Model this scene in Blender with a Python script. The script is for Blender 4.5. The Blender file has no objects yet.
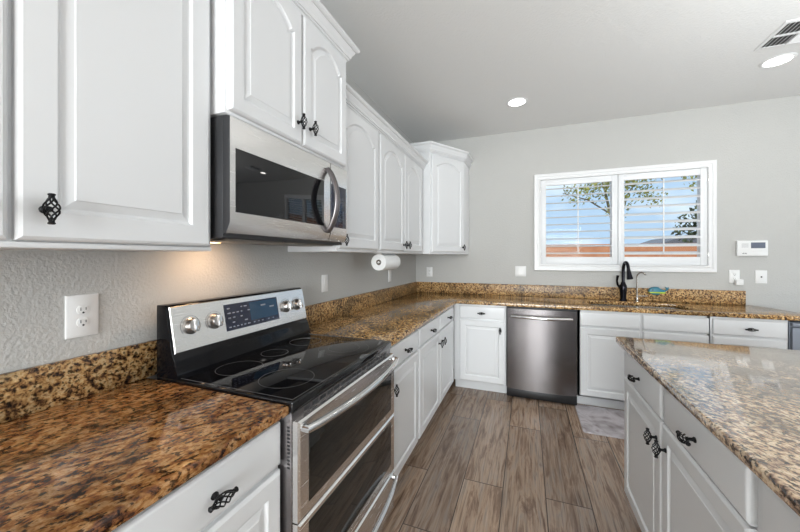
import bpy, bmesh, math, random
from mathutils import Vector, Matrix
random.seed(7)
S = bpy.context.scene
COL = S.collection
PI = math.pi

# ------------------------------------------------------------------ camera
CAMX, CAMZ, YW, H = 1.3086, 1.3524, 3.971, 2.775
cam = bpy.data.cameras.new('camera')
cam.sensor_fit = 'HORIZONTAL'; cam.sensor_width = 36.0
cam.lens = 330.27 / 800 * 36.0
cam.shift_y = -(266 - 257.0) / 800
cam.clip_start = 0.02
camo = bpy.data.objects.new('camera', cam); COL.objects.link(camo)
camo.location = (CAMX, 0, CAMZ)
camo.rotation_euler = (PI / 2, 0, math.radians(21.007))
S.camera = camo

# ------------------------------------------------------------------ view, world, sun, daylight
S.view_settings.view_transform = 'Standard'
S.view_settings.look = 'None'
S.view_settings.gamma = 1.0
S.view_settings.exposure = 0.09
S.view_settings.use_curve_mapping = False

W = bpy.data.worlds.new('sky'); S.world = W; W.use_nodes = True
nt = W.node_tree; nt.nodes.clear()
out = nt.nodes.new('ShaderNodeOutputWorld')
bg = nt.nodes.new('ShaderNodeBackground'); bg.inputs['Strength'].default_value = 1.9
tc = nt.nodes.new('ShaderNodeTexCoord')
nz = nt.nodes.new('ShaderNodeTexNoise'); nz.inputs['Scale'].default_value = 2.6; nz.inputs['Detail'].default_value = 6
mp = nt.nodes.new('ShaderNodeMapping'); mp.inputs['Scale'].default_value = (1, 1, 3.0)
rp = nt.nodes.new('ShaderNodeValToRGB'); rp.color_ramp.elements[0].position = .48; rp.color_ramp.elements[1].position = .68
mx = nt.nodes.new('ShaderNodeMixRGB'); mx.inputs[2].default_value = (.60, .63, .66, 1)
nt.links.new(tc.outputs['Generated'], mp.inputs[0]); nt.links.new(mp.outputs[0], nz.inputs['Vector'])
nt.links.new(nz.outputs['Fac'], rp.inputs[0]); nt.links.new(rp.outputs[0], mx.inputs[0])
mx.inputs[1].default_value = (.28, .38, .50, 1)
nt.links.new(mx.outputs[0], bg.inputs[0]); nt.links.new(bg.outputs[0], out.inputs[0])

def add_light(name, kind, loc, rot, energy, color=(1, 1, 1), **kw):
    l = bpy.data.lights.new(name, kind); l.energy = energy; l.color = color
    for k, v in kw.items(): setattr(l, k, v)
    o = bpy.data.objects.new(name, l); COL.objects.link(o); o.location = loc; o.rotation_euler = rot
    return o
sun = add_light('sun', 'SUN', (0, 0, 20), (0, 0, 0), 4.0, (1, .95, .88), angle=math.radians(1))
sun.rotation_euler = Vector((0.55, 0.50, -0.67)).to_track_quat('-Z', 'Y').to_euler()
# daylight entering by the glazed patio doors on the right and the big window behind the camera
add_light('patio_daylight', 'AREA', (6.92, 0.85, 1.15), (0, PI / 2 + .3, 0), 30, (.93, .98, 1.0), shape='RECTANGLE', size=2.1, size_y=4.6)
add_light('back_daylight', 'AREA', (1.7, -4.92, 1.45), (PI / 2 + .15, 0, 0), 370, (.93, .98, 1.0), shape='RECTANGLE', size=2.8, size_y=1.9)

# added fill lamp, unseen to the right, aimed up to brighten the ceiling
add_light('ceiling_fill', 'AREA', (3.3, 1.3, 1.45), (PI, 0, 0), 42, (.93, .98, 1.0), shape='RECTANGLE', size=.8, size_y=.8)

# ------------------------------------------------------------------ materials
def mat(name, color=(.8, .8, .8), rough=.5, metal=0.0, spec=.5, coat=0.0, emis=None, estr=0.0):
    m = bpy.data.materials.new(name); m.use_nodes = True
    b = m.node_tree.nodes['Principled BSDF']
    b.inputs['Base Color'].default_value = (*color, 1); b.inputs['Roughness'].default_value = rough
    b.inputs['Metallic'].default_value = metal; b.inputs['Specular IOR Level'].default_value = spec
    b.inputs['Coat Weight'].default_value = coat; b.inputs['Coat Roughness'].default_value = .06
    if emis: b.inputs['Emission Color'].default_value = (*emis, 1); b.inputs['Emission Strength'].default_value = estr
    return m
def N(m, t, **kw):
    n = m.node_tree.nodes.new(t)
    for k, v in kw.items():
        if k in n.inputs: n.inputs[k].default_value = v
        else: setattr(n, k, v)
    return n
def L(m, a, b): m.node_tree.links.new(a, b)
def bsdf(m): return m.node_tree.nodes['Principled BSDF']
def ramp(m, stops):
    r = N(m, 'ShaderNodeValToRGB'); e = r.color_ramp.elements
    while len(e) > 1: e.remove(e[-1])
    e[0].position = stops[0][0]; e[0].color = (*stops[0][1], 1)
    for p, c in stops[1:]:
        x = e.new(p); x.color = (*c, 1)
    return r
def bump_noise(m, scale, strength, dist=.01, detail=3, stretch=None):
    t = N(m, 'ShaderNodeTexCoord'); n = N(m, 'ShaderNodeTexNoise', Scale=scale, Detail=detail)
    if stretch:
        p = N(m, 'ShaderNodeMapping', Scale=stretch); L(m, t.outputs['Object'], p.inputs[0]); L(m, p.outputs[0], n.inputs['Vector'])
    else: L(m, t.outputs['Object'], n.inputs['Vector'])
    b = N(m, 'ShaderNodeBump', Strength=strength, Distance=dist)
    L(m, n.outputs['Fac'], b.inputs['Height']); L(m, b.outputs[0], bsdf(m).inputs['Normal'])
    return n

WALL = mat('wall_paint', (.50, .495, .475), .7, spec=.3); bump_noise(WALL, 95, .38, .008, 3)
WALLW = mat('wall_white_for_bounce', (.78, .78, .77), .7, spec=.3); bump_noise(WALLW, 95, .5, .008, 3)  # unseen right and back walls, whitened to add bounce light
CEIL = mat('ceiling_paint', (.80, .80, .79), .85, spec=.2); bump_noise(CEIL, 70, .4, .006, 3)
WHITE = mat('cabinet_white', (.72, .725, .73), .28, spec=.5)
CABIN = mat('cabinet_interior', (.55, .54, .52), .6)
TRIMW = mat('trim_white', (.78, .78, .78), .35)
PLASTIC = mat('white_plastic', (.78, .78, .77), .35)
PLGREY = mat('plastic_shadow_grey', (.45, .45, .45), .45)
IRON = mat('black_iron', (.012, .012, .013), .42, metal=.6)
STEEL = mat('brushed_steel', (.84, .83, .82), .27, metal=1.0)
def brushed(m, stretch, s=.05, r0=.22, r1=.36):
    t = N(m, 'ShaderNodeTexCoord'); p = N(m, 'ShaderNodeMapping', Scale=stretch); n = N(m, 'ShaderNodeTexNoise', Scale=40.0, Detail=4.0)
    L(m, t.outputs['Object'], p.inputs[0]); L(m, p.outputs[0], n.inputs['Vector'])
    mr = N(m, 'ShaderNodeMapRange'); mr.inputs['To Min'].default_value = r0; mr.inputs['To Max'].default_value = r1
    L(m, n.outputs['Fac'], mr.inputs[0]); L(m, mr.outputs[0], bsdf(m).inputs['Roughness'])
    if s:
        b = N(m, 'ShaderNodeBump', Strength=s, Distance=.002); L(m, n.outputs['Fac'], b.inputs['Height']); L(m, b.outputs[0], bsdf(m).inputs['Normal'])
brushed(STEEL, (9, .25, 9), 0, .22, .30)
STEELV = mat('brushed_steel_dark', (.20, .185, .185), .2, metal=1.0); brushed(STEELV, (5, 5, .12), 0, .22, .28)
KNOBM = mat('knob_steel', (.42, .40, .385), .32, metal=1.0); bump_noise(KNOBM, 60, .01)
CHROME = mat('polished_steel', (.72, .72, .72), .14, metal=1.0); bump_noise(CHROME, 30, .01)
BLACKG = mat('black_glass', (.004, .004, .005), .035, spec=.5); bump_noise(BLACKG, 3, .004)
BGB = mat('backguard_black', (.004, .004, .005), .10, spec=.18); bump_noise(BGB, 3, .004)
OVENG = mat('oven_glass', (.012, .012, .011), .05, spec=.55)
BLACKP = mat('black_plastic', (.012, .012, .013), .35)
BLACKS = mat('black_satin', (.02, .02, .022), .5)
for m_ in (BLACKP, BLACKS, PLASTIC): bump_noise(m_, 60, .02, .004)
RING = mat('burner_ring_grey', (.12, .12, .12), .3)
DISP = mat('display_navy', (.008, .012, .035), .06, spec=.6)
DISPB = mat('display_lit_blue', (.012, .035, .07), .07, emis=(.10, .32, .55), estr=.03)
PRINT = mat('printed_marks', (.24, .26, .30), .4)
KEYM = mat('keypad_print', (.05, .055, .065), .4)
DARKPR = mat('dark_print', (.08, .08, .08), .5)
LCD = mat('lcd_grey', (.13, .15, .20), .15)
LAMPE = mat('lamp_diffuser', (.9, .9, .9), .4, emis=(1, .97, .92), estr=9)
WARME = mat('hood_lamp', (.9, .8, .6), .4, emis=(1, .62, .28), estr=14)
PAPER = mat('paper_towel', (.82, .82, .81), .95, spec=.1); bump_noise(PAPER, 120, .3, .004)
CARD = mat('cardboard_tube', (.30, .24, .19), .9)
TEAL = mat('teal_rubber', (.01, .17, .25), .4); LIME = mat('lime_rubber', (.45, .60, .05), .45); bump_noise(TEAL, 40, .03); bump_noise(LIME, 40, .03)
BRONZE = mat('dark_bronze', (.018, .017, .022), .22, metal=.85); bump_noise(BRONZE, 40, .02)
NICKEL = mat('brushed_nickel', (.55, .53, .50), .25, metal=1.0); bump_noise(NICKEL, 60, .02)
HANDM = mat('microwave_handle_dark', (.16, .145, .145), .30, metal=.8); bump_noise(HANDM, 60, .02)
LOUVM = mat('shutter_paint', (.76, .77, .78), .4); bump_noise(LOUVM, 30, .02)
UNDERM = mat('hood_filter_mesh', (.30, .27, .24), .35, metal=.9)
n_ = bump_noise(UNDERM, 220, .8, .004, 1)
GREYST = mat('cool_grey_steel', (.20, .22, .26), .45, metal=.2); bump_noise(GREYST, 60, .02)

def glass_mat():
    m = bpy.data.materials.new('window_glass'); m.use_nodes = True; n = m.node_tree; n.nodes.clear()
    o = n.nodes.new('ShaderNodeOutputMaterial'); t = n.nodes.new('ShaderNodeBsdfTransparent'); t.inputs[0].default_value = (.95, .97, .97, 1)
    g = n.nodes.new('ShaderNodeBsdfGlossy'); g.inputs['Roughness'].default_value = .01
    f = n.nodes.new('ShaderNodeFresnel'); f.inputs[0].default_value = 1.12
    x = n.nodes.new('ShaderNodeMixShader')
    n.links.new(f.outputs[0], x.inputs[0]); n.links.new(t.outputs[0], x.inputs[1]); n.links.new(g.outputs[0], x.inputs[2]); n.links.new(x.outputs[0], o.inputs[0])
    return m
GLASS = glass_mat()

def granite(name, ang, stretch=(1.0, .42, 1.0), scale=20.0, warm=1.0, light=1.0, coat=0.0, tint=(1, 1, 1), dark=1.0):
    m = mat(name, rough=.10, spec=.5, coat=coat)
    t = N(m, 'ShaderNodeTexCoord')
    p = N(m, 'ShaderNodeMapping', vector_type='TEXTURE'); p.inputs['Rotation'].default_value = (0, 0, math.radians(ang)); p.inputs['Scale'].default_value = (1.0, 1.0 / stretch[1], 1.0)
    L(m, t.outputs['Object'], p.inputs[0])
    n1 = N(m, 'ShaderNodeTexNoise', Scale=scale, Detail=6.0, Roughness=.62, Distortion=.25); L(m, p.outputs[0], n1.inputs['Vector'])
    k = light
    r1 = ramp(m, [(.36, (.02 * k * dark, .012 * k * dark, .008 * k * dark)), (.425, (.10 * k * dark, .045 * k * dark, .018 * k * dark)), (.47, (.30 * k, .15 * k, .045 * k)), (.53, (.46 * k, .27 * k, .095 * k)),
                  (.60, (.56 * k, .40 * k, .20 * k)), (.67, (.34 * k, .18 * k, .06 * k)), (.74, (.16 * k, .09 * k, .05 * k))])
    L(m, n1.outputs['Fac'], r1.inputs[0])
    n2 = N(m, 'ShaderNodeTexNoise', Scale=scale * 1.9, Detail=3.0, Roughness=.55, Distortion=.2); L(m, p.outputs[0], n2.inputs['Vector'])
    r2 = ramp(m, [(.385, (.025 * dark, .022 * dark, .02 * dark)), (.43, (.55, .52, .5)), (.47, (1, 1, 1)), (.62, (1.05, 1.05, 1.05)), (.70, (1.35, 1.35, 1.32))])
    L(m, n2.outputs['Fac'], r2.inputs[0])
    mu = N(m, 'ShaderNodeMixRGB', blend_type='MULTIPLY'); mu.inputs[0].default_value = .9
    L(m, r1.outputs[0], mu.inputs[1]); L(m, r2.outputs[0], mu.inputs[2])
    n3 = N(m, 'ShaderNodeTexNoise', Scale=4.0, Detail=3.0, Distortion=1.0); L(m, p.outputs[0], n3.inputs['Vector'])
    r3 = ramp(m, [(.38, tuple(.55 * v for v in tint)), (.52, tint), (.66, tuple(1.13 * v for v in tint))]); L(m, n3.outputs['Fac'], r3.inputs[0])
    m2 = N(m, 'ShaderNodeMixRGB', blend_type='MULTIPLY'); m2.inputs[0].default_value = 1
    L(m, mu.outputs[0], m2.inputs[1]); L(m, r3.outputs[0], m2.inputs[2])
    hs = N(m, 'ShaderNodeHueSaturation', Saturation=warm); L(m, m2.outputs[0], hs.inputs['Color'])
    L(m, hs.outputs[0], bsdf(m).inputs['Base Color'])
    return m
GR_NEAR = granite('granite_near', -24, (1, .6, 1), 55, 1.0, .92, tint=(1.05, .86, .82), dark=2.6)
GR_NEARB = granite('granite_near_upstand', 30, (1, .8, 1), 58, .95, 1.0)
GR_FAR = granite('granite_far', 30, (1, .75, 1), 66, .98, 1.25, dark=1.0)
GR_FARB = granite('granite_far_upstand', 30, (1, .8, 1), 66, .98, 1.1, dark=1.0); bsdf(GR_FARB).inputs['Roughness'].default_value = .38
GR_ISL = granite('granite_island', 33, (1, .6, 1), 62, .66, 1.4, coat=.85, dark=2.0)  # granite copy made paler and greyer to carry reflected light in its colour

def wood_floor():
    m = mat('oak_planks', rough=.27, spec=.6)
    t = N(m, 'ShaderNodeTexCoord')
    p = N(m, 'ShaderNodeMapping'); p.inputs['Rotation'].default_value = (0, 0, PI / 2); p.inputs['Location'].default_value = (.35, -.034, 0)
    L(m, t.outputs['Object'], p.inputs[0])
    br = N(m, 'ShaderNodeTexBrick', Scale=1.0); br.offset = .37; br.squash = 1.0
    br.inputs['Brick Width'].default_value = 1.22; br.inputs['Row Height'].default_value = .229; br.inputs['Mortar Size'].default_value = .0030; br.inputs['Mortar Smooth'].default_value = .2
    br.inputs['Color1'].default_value = (0, 0, 0, 1); br.inputs['Color2'].default_value = (1, 1, 1, 1); br.inputs['Mortar'].default_value = (.5, .5, .5, 1)
    L(m, p.outputs[0], br.inputs['Vector'])
    sep = N(m, 'ShaderNodeMath', operation='MULTIPLY'); sep.inputs[1].default_value = 37.0; L(m, br.outputs['Color'], sep.inputs[0])
    p2 = N(m, 'ShaderNodeMapping', Scale=(7.0, .85, 1.0)); L(m, t.outputs['Object'], p2.inputs[0])
    n1 = N(m, 'ShaderNodeTexNoise', noise_dimensions='4D', Scale=1.9, Detail=8.0, Roughness=.66, Distortion=2.2)
    L(m, p2.outputs[0], n1.inputs['Vector']); L(m, sep.outputs[0], n1.inputs['W'])
    r1 = ramp(m, [(.30, (.085, .050, .033)), (.42, (.205, .132, .089)), (.52, (.345, .245, .175)), (.62, (.310, .245, .198)), (.74, (.13, .086, .062))])
    L(m, n1.outputs['Fac'], r1.inputs[0])
    p3 = N(m, 'ShaderNodeMapping', Scale=(60.0, 2.2, 1.0)); L(m, t.outputs['Object'], p3.inputs[0])
    n2 = N(m, 'ShaderNodeTexNoise', noise_dimensions='4D', Scale=2.0, Detail=3.0, Distortion=.6); L(m, p3.outputs[0], n2.inputs['Vector']); L(m, sep.outputs[0], n2.inputs['W'])
    r2 = ramp(m, [(.3, (.50, .48, .46)), (.47, (.98, .98, .98)), (.7, (1.3, 1.3, 1.3))]); L(m, n2.outputs['Fac'], r2.inputs[0])
    mu = N(m, 'ShaderNodeMixRGB', blend_type='MULTIPLY'); mu.inputs[0].default_value = .85; L(m, r1.outputs[0], mu.inputs[1]); L(m, r2.outputs[0], mu.inputs[2])
    pl = ramp(m, [(0, (.70, .70, .71)), (1, (1.2, 1.18, 1.15))]); L(m, br.outputs['Color'], pl.inputs[0])
    m2 = N(m, 'ShaderNodeMixRGB', blend_type='MULTIPLY'); m2.inputs[0].default_value = 1; L(m, mu.outputs[0], m2.inputs[1]); L(m, pl.outputs[0], m2.inputs[2])
    m3 = N(m, 'ShaderNodeMixRGB'); m3.inputs[2].default_value = (.055, .038, .028, 1)
    L(m, br.outputs['Fac'], m3.inputs[0]); L(m, m2.outputs[0], m3.inputs[1]); L(m, m3.outputs[0], bsdf(m).inputs['Base Color'])
    bp = N(m, 'ShaderNodeBump', Strength=.12, Distance=.003); L(m, n2.outputs['Fac'], bp.inputs['Height']); L(m, bp.outputs[0], bsdf(m).inputs['Normal'])
    return m
FLOORM = wood_floor()

def mottled(name, stops, scale, rough=.8, detail=6, bump=.1, stretch=None, distortion=0):
    m = mat(name, rough=rough, spec=.3)
    t = N(m, 'ShaderNodeTexCoord'); n = N(m, 'ShaderNodeTexNoise', Scale=scale, Detail=detail, Distortion=distortion)
    if stretch:
        p = N(m, 'ShaderNodeMapping', Scale=stretch); L(m, t.outputs['Object'], p.inputs[0]); L(m, p.outputs[0], n.inputs['Vector'])
    else: L(m, t.outputs['Object'], n.inputs['Vector'])
    r = ramp(m, stops); L(m, n.outputs['Fac'], r.inputs[0]); L(m, r.outputs[0], bsdf(m).inputs['Base Color'])
    b = N(m, 'ShaderNodeBump', Strength=bump, Distance=.01); L(m, n.outputs['Fac'], b.inputs['Height']); L(m, b.outputs[0], bsdf(m).inputs['Normal'])
    return m
MATM = mottled('mat_stone_print', [(.3, (.24, .20, .20)), (.45, (.44, .40, .41)), (.58, (.58, .54, .56)), (.7, (.32, .26, .25))], 6, .7, 9, .1, distortion=1.2)
FENCEM = mottled('terracotta_block', [(.3, (.40, .17, .09)), (.7, (.52, .25, .14))], 3, .9)
DIRT = mottled('desert_gravel', [(.3, (.36, .28, .20)), (.7, (.50, .40, .30))], 5, .95)
LEAFM = mottled('leaf_green', [(.3, (.12, .14, .03)), (.7, (.36, .36, .08))], 3, .7)
LEAFD = mottled('leaf_dark', [(.3, (.03, .05, .025)), (.7, (.09, .11, .06))], 3, .7)
BARK = mottled('bark_grey_brown', [(.3, (.10, .085, .06)), (.7, (.20, .17, .12))], 20, .9)
ROOFM = mottled('roof_slate', [(.3, (.10, .11, .13)), (.7, (.17, .18, .21))], 20, .9)
STUCCO = mottled('stucco', [(.3, (.45, .38, .30)), (.7, (.52, .45, .36))], 20, .9)

# ------------------------------------------------------------------ mesh helpers
def wloc(o):
    v = Vector(o.location)
    while o.parent: o = o.parent; v += Vector(o.location)
    return v
class MB:
    def __init__(s): s.bm = bmesh.new()
    def box(s, x0, x1, y0, y1, z0, z1, bev=0, seg=2):
        b = bmesh.new()
        v = [b.verts.new((x, y, z)) for x in (x0, x1) for y in (y0, y1) for z in (z0, z1)]
        for f in ((0, 1, 3, 2), (4, 6, 7, 5), (0, 4, 5, 1), (2, 3, 7, 6), (0, 2, 6, 4), (1, 5, 7, 3)): b.faces.new([v[i] for i in f])
        bmesh.ops.recalc_face_normals(b, faces=b.faces)
        if bev: bmesh.ops.bevel(b, geom=b.edges[:], offset=bev, segments=seg, affect='EDGES', profile=.5)
        s.merge(b); return s
    def merge(s, b, M=None):
        if M is not None: bmesh.ops.transform(b, matrix=M, verts=b.verts)
        vm = {v: s.bm.verts.new(v.co) for v in b.verts}
        for f in b.faces:
            try: s.bm.faces.new([vm[v] for v in f.verts])
            except ValueError: pass
        b.free(); return s
    def prism(s, poly, f0, f1, bev=0, seg=2):
        """poly: list of 2D; f0/f1: functions mapping 2D->3D for both ends"""
        b = bmesh.new()
        a = [b.verts.new(f0(*p)) for p in poly]; c = [b.verts.new(f1(*p)) for p in poly]; n = len(poly)
        b.faces.new(a); b.faces.new(c[::-1])
        for i in range(n): b.faces.new((a[i], c[i], c[(i + 1) % n], a[(i + 1) % n]))
        bmesh.ops.recalc_face_normals(b, faces=b.faces)
        if bev: bmesh.ops.bevel(b, geom=b.edges[:], offset=bev, segments=seg, affect='EDGES', profile=.5)
        s.merge(b); return s
    def tube(s, pts, r, n=10, cap=True, up=(0, 0, 1)):
        b = bmesh.new(); pts = [Vector(p) for p in pts]; rs = r if isinstance(r, (list, tuple)) else [r] * len(pts)
        rings = []; prev = None
        for i, p in enumerate(pts):
            d = (pts[min(i + 1, len(pts) - 1)] - pts[max(i - 1, 0)]).normalized()
            if prev is None:
                u = Vector(up); 
                if abs(u.dot(d)) > .95: u = Vector((1, 0, 0))
                u = (u - d * u.dot(d)).normalized()
            else: u = (prev - d * prev.dot(d)).normalized()
            prev = u; w = d.cross(u)
            rings.append([b.verts.new(p + (u * math.cos(2 * PI * k / n) + w * math.sin(2 * PI * k / n)) * rs[i]) for k in range(n)])
        for i in range(len(rings) - 1):
            for k in range(n): b.faces.new((rings[i][k], rings[i][(k + 1) % n], rings[i + 1][(k + 1) % n], rings[i + 1][k]))
        if cap: b.faces.new(rings[0][::-1]); b.faces.new(rings[-1])
        bmesh.ops.recalc_face_normals(b, faces=b.faces)
        s.merge(b); return s
    def lathe(s, prof, o, ax, n=24):
        """prof list of (r, h) along axis ax from o"""
        ax = Vector(ax).normalized(); o = Vector(o)
        pts = [o + ax * h for r, h in prof]
        u = Vector((0, 0, 1)) if abs(ax.z) < .9 else Vector((1, 0, 0))
        u = (u - ax * u.dot(ax)).normalized(); w = ax.cross(u)
        b = bmesh.new(); rings = []
        for p, (r, h) in zip(pts, prof): rings.append([b.verts.new(p + (u * math.cos(2 * PI * k / n) + w * math.sin(2 * PI * k / n)) * max(r, 1e-5)) for k in range(n)])
        for i in range(len(rings) - 1):
            for k in range(n): b.faces.new((rings[i][k], rings[i][(k + 1) % n], rings[i + 1][(k + 1) % n], rings[i + 1][k]))
        b.faces.new(rings[0][::-1]); b.faces.new(rings[-1])
        bmesh.ops.recalc_face_normals(b, faces=b.faces)
        s.merge(b); return s
    def rings(s, loops):
        b = bmesh.new(); R = [[b.verts.new(p) for p in l] for l in loops]; n = len(R[0])
        for i in range(len(R) - 1):
            for k in range(n): b.faces.new((R[i][k], R[i][(k + 1) % n], R[i + 1][(k + 1) % n], R[i + 1][k]))
        b.faces.new(R[0][::-1]); b.faces.new(R[-1])
        bmesh.ops.recalc_face_normals(b, faces=b.faces)
        s.merge(b); return s
    def build(s, name, m, parent=None, loc=None, ang=35):
        me = bpy.data.meshes.new(name)
        off = wloc(parent) if parent else Vector(loc or (0, 0, 0))
        if off.length: bmesh.ops.translate(s.bm, verts=s.bm.verts, vec=-off)
        s.bm.to_mesh(me); s.bm.free()
        for p in me.polygons: p.use_smooth = True
        me.set_sharp_from_angle(angle=math.radians(ang))
        ms = m if isinstance(m, (list, tuple)) else [m]
        for q in ms: me.materials.append(q)
        o = bpy.data.objects.new(name, me); COL.objects.link(o)
        if parent: o.parent = parent
        elif loc: o.location = loc
        return o
def thing(name, label, cat, loc, group=None):
    o = bpy.data.objects.new(name, None); COL.objects.link(o); o.location = loc; o.empty_display_size = .1
    o['label'] = label; o['category'] = cat
    if group: o['group'] = group
    return o
def tag(o, label, cat, group=None):
    o['label'] = label; o['category'] = cat
    if group: o['group'] = group
    return o
def struct(o): o['kind'] = 'structure'; return o
def bx(name, m, dims, parent=None, bev=0, seg=2): return MB().box(*dims, bev, seg).build(name, m, parent)

# ------------------------------------------------------------------ room shell
XR, YB = 7.0, -5.0
struct(bx('floor', FLOORM, (-.12, XR + .12, YB - .12, YW + .12, -.10, 0)))
struct(bx('ceiling', CEIL, (-.12, XR + .12, YB - .12, YW + .12, H, H + .12)))
struct(bx('wall_left', WALL, (-.12, 0, YB, YW, 0, H)))
WX0, WX1, WZ0, WZ1 = 1.44, 2.92, 1.25, 2.20          # rough opening of the far window
w = MB(); w.box(-.12, WX0, YW, YW + .14, 0, H); w.box(WX1, XR + .12, YW, YW + .14, 0, H)
w.box(WX0, WX1, YW, YW + .14, 0, WZ0); w.box(WX0, WX1, YW, YW + .14, WZ1, H)
struct(w.build('wall_far', WALL))
w = MB(); w.box(XR, XR + .12, YB, -1.50, 0, H); w.box(XR, XR + .12, 3.20, YW, 0, H); w.box(XR, XR + .12, -1.50, 3.20, 2.2, H)
struct(w.build('wall_right', WALLW))
w = MB(); w.box(-.12, .20, YB - .12, YB, 0, H); w.box(3.20, XR + .12, YB - .12, YB, 0, H); w.box(.20, 3.20, YB - .12, YB, 0, .4); w.box(.20, 3.20, YB - .12, YB, 2.5, H)
struct(w.build('wall_back', WALLW))
# glazed patio door and back window (outside the frame, where the daylight comes in)
d = MB()
for y0, y1 in ((-1.50, .85), (.85, 3.20)):
    d.box(XR + .03, XR + .09, y0, y0 + .07, 0, 2.2); d.box(XR + .03, XR + .09, y1 - .07, y1, 0, 2.2); d.box(XR + .03, XR + .09, y0, y1, 0, .08); d.box(XR + .03, XR + .09, y0, y1, 2.12, 2.2)
struct(d.build('door_1', TRIMW))
d = MB()
for x0, x1 in ((.20, 1.70), (1.70, 3.20)):
    d.box(x0, x0 + .05, YB - .09, YB - .03, .4, 2.5); d.box(x1 - .05, x1, YB - .09, YB - .03, .4, 2.5); d.box(x0, x1, YB - .09, YB - .03, .4, .46); d.box(x0, x1, YB - .09, YB - .03, 2.44, 2.5)
struct(d.build('window_2', TRIMW))
struct(bx('baseboard_far', TRIMW, (3.90, XR, YW - .015, YW, 0, .09), bev=.004))

# far window: vinyl frame, glass, sill lining
d = MB()
for x0, x1 in ((WX0, 2.18), (2.18, WX1)):
    d.box(x0, x0 + .045, YW + .07, YW + .12, WZ0, WZ1); d.box(x1 - .045, x1, YW + .07, YW + .12, WZ0, WZ1)
    d.box(x0 + .045, x1 - .045, YW + .07, YW + .12, WZ0, WZ0 + .075); d.box(x0 + .045, x1 - .045, YW + .07, YW + .12, WZ1 - .045, WZ1)
win = struct(d.build('window_1', TRIMW))
d = MB(); d.box(WX0 + .046, 2.134, YW + .093, YW + .097, WZ0 + .076, WZ1 - .046); d.box(2.226, WX1 - .046, YW + .093, YW + .097, WZ0 + .076, WZ1 - .046)
d.build('window_pane', GLASS, win)

# ------------------------------------------------------------------ plantation shutters
SX0, SX1, SZ0, SZ1 = 1.383, 2.970, 1.204, 2.264
sh = thing('plantation_shutters', 'white plantation shutters with open slats in the window over the sink', 'shutters', ((SX0 + SX1) / 2, YW, SZ0))
def frame_rect(x0, x1, z0, z1, prof):
    """prof: list of (inset, y)"""
    return [[(x0 + i, y, z0 + i), (x1 - i, y, z0 + i), (x1 - i, y, z1 - i), (x0 + i, y, z1 - i)] for i, y in prof]
def ring_open(loops):
    b = bmesh.new(); R = [[b.verts.new(p) for p in l] for l in loops]; n = len(R[0])
    for i in range(len(R)):
        j = (i + 1) % len(R)
        for k in range(n): b.faces.new((R[i][k], R[i][(k + 1) % n], R[j][(k + 1) % n], R[j][k]))
    bmesh.ops.recalc_face_normals(b, faces=b.faces)
    return b
f = MB(); f.merge(ring_open(frame_rect(SX0, SX1, SZ0, SZ1, [(0, YW - .001), (0, YW - .022), (.006, YW - .03), (.03, YW - .03), (.036, YW - .024), (.05, YW - .024), (.056, YW - .036), (.068, YW - .036), (.068, YW + .03), (.060, YW + .03), (.060, YW - .001)])))
f.build('shutter_frame', TRIMW, sh)
def shutter_panel(x0, x1, z0, z1, stile, top, bot, tilt, rodx, side):
    yc = YW - .012; th = .026
    p = MB(); p.box(x0, x0 + stile, yc - th / 2, yc + th / 2, z0, z1, .003); p.box(x1 - stile, x1, yc - th / 2, yc + th / 2, z0, z1, .003)
    p.box(x0 + stile, x1 - stile, yc - th / 2 + .002, yc + th / 2 - .002, z0, z0 + bot, .002); p.box(x0 + stile, x1 - stile, yc - th / 2 + .002, yc + th / 2 - .002, z1 - top, z1, .002)
    po = p.build('shutter_panel', LOUVM, sh)
    n = 10; a = z0 + bot; b = z1 - top; sp = (b - a) / n
    lv = MB()
    for k in range(n):
        zc = a + sp * (k + .5); pr = []
        for q in range(12):
            t = 2 * PI * q / 12; u, v = .036 * math.cos(t), .006 * math.sin(t)
            pr.append((u * math.cos(tilt) - v * math.sin(tilt), u * math.sin(tilt) + v * math.cos(tilt)))
        lv.prism(pr, lambda u, v: (x0 + stile + .001, yc + .005 + u, zc + v), lambda u, v: (x1 - stile - .001, yc + .005 + u, zc + v))
    lv.build('louver_slats', LOUVM, po)
    MB().box(rodx - .005, rodx + .005, yc - .043, yc - .034, a + .03, b - .02, .002).build('tilt_rod', LOUVM, po)
    hx = x0 - .004 if side < 0 else x1 + .004
    for zz in (z0 + .10, z1 - .10): MB().box(hx - .004, hx + .004, yc - .022, yc - .010, zz - .03, zz + .03, .002).build('hinge', NICKEL, po)
shutter_panel(1.454, 2.176, 1.275, 2.194, .052, .062, .078, math.radians(10), 1.812, -1)
shutter_panel(2.180, 2.900, 1.275, 2.194, .054, .062, .078, math.radians(24), 2.552, 1)

# ------------------------------------------------------------------ outdoors
struct(bx('ground_outside', DIRT, (-25, 35, YW + .14, 45, -.35, -.15)))
fence = MB().box(-20, 30, 15.0, 15.2, -.15, 1.80).box(-20, 30, 14.97, 15.23, 1.80, 1.86).build('block_fence', FENCEM)
tag(fence, 'terracotta block wall across the yard seen through the window', 'wall')
def leaf_blob(mb, c, rad, n, size, rnd):
    for i in range(n):
        v = Vector((rnd.gauss(0, 1), rnd.gauss(0, 1), rnd.gauss(0, .8))); v = v.normalized() * rad * rnd.random() ** .45
        p = Vector(c) + v; q = Vector((rnd.uniform(-1, 1), rnd.uniform(-1, 1), rnd.uniform(-1, 1))).normalized(); r = q.orthogonal().normalized()
        s1 = size * rnd.uniform(.6, 1.2); w_ = q.cross(r) * s1 * .45; r = r * s1
        vs = [mb.bm.verts.new(p + x) for x in (-r, w_ + q * s1 * .1, r, -w_ + q * s1 * .1)]; mb.bm.faces.new(vs)
rnd = random.Random(3)
tr = thing('yard_tree', 'thin leafy tree standing in the yard behind the shutters', 'tree', (3.25, 9.3, -.15))
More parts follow.
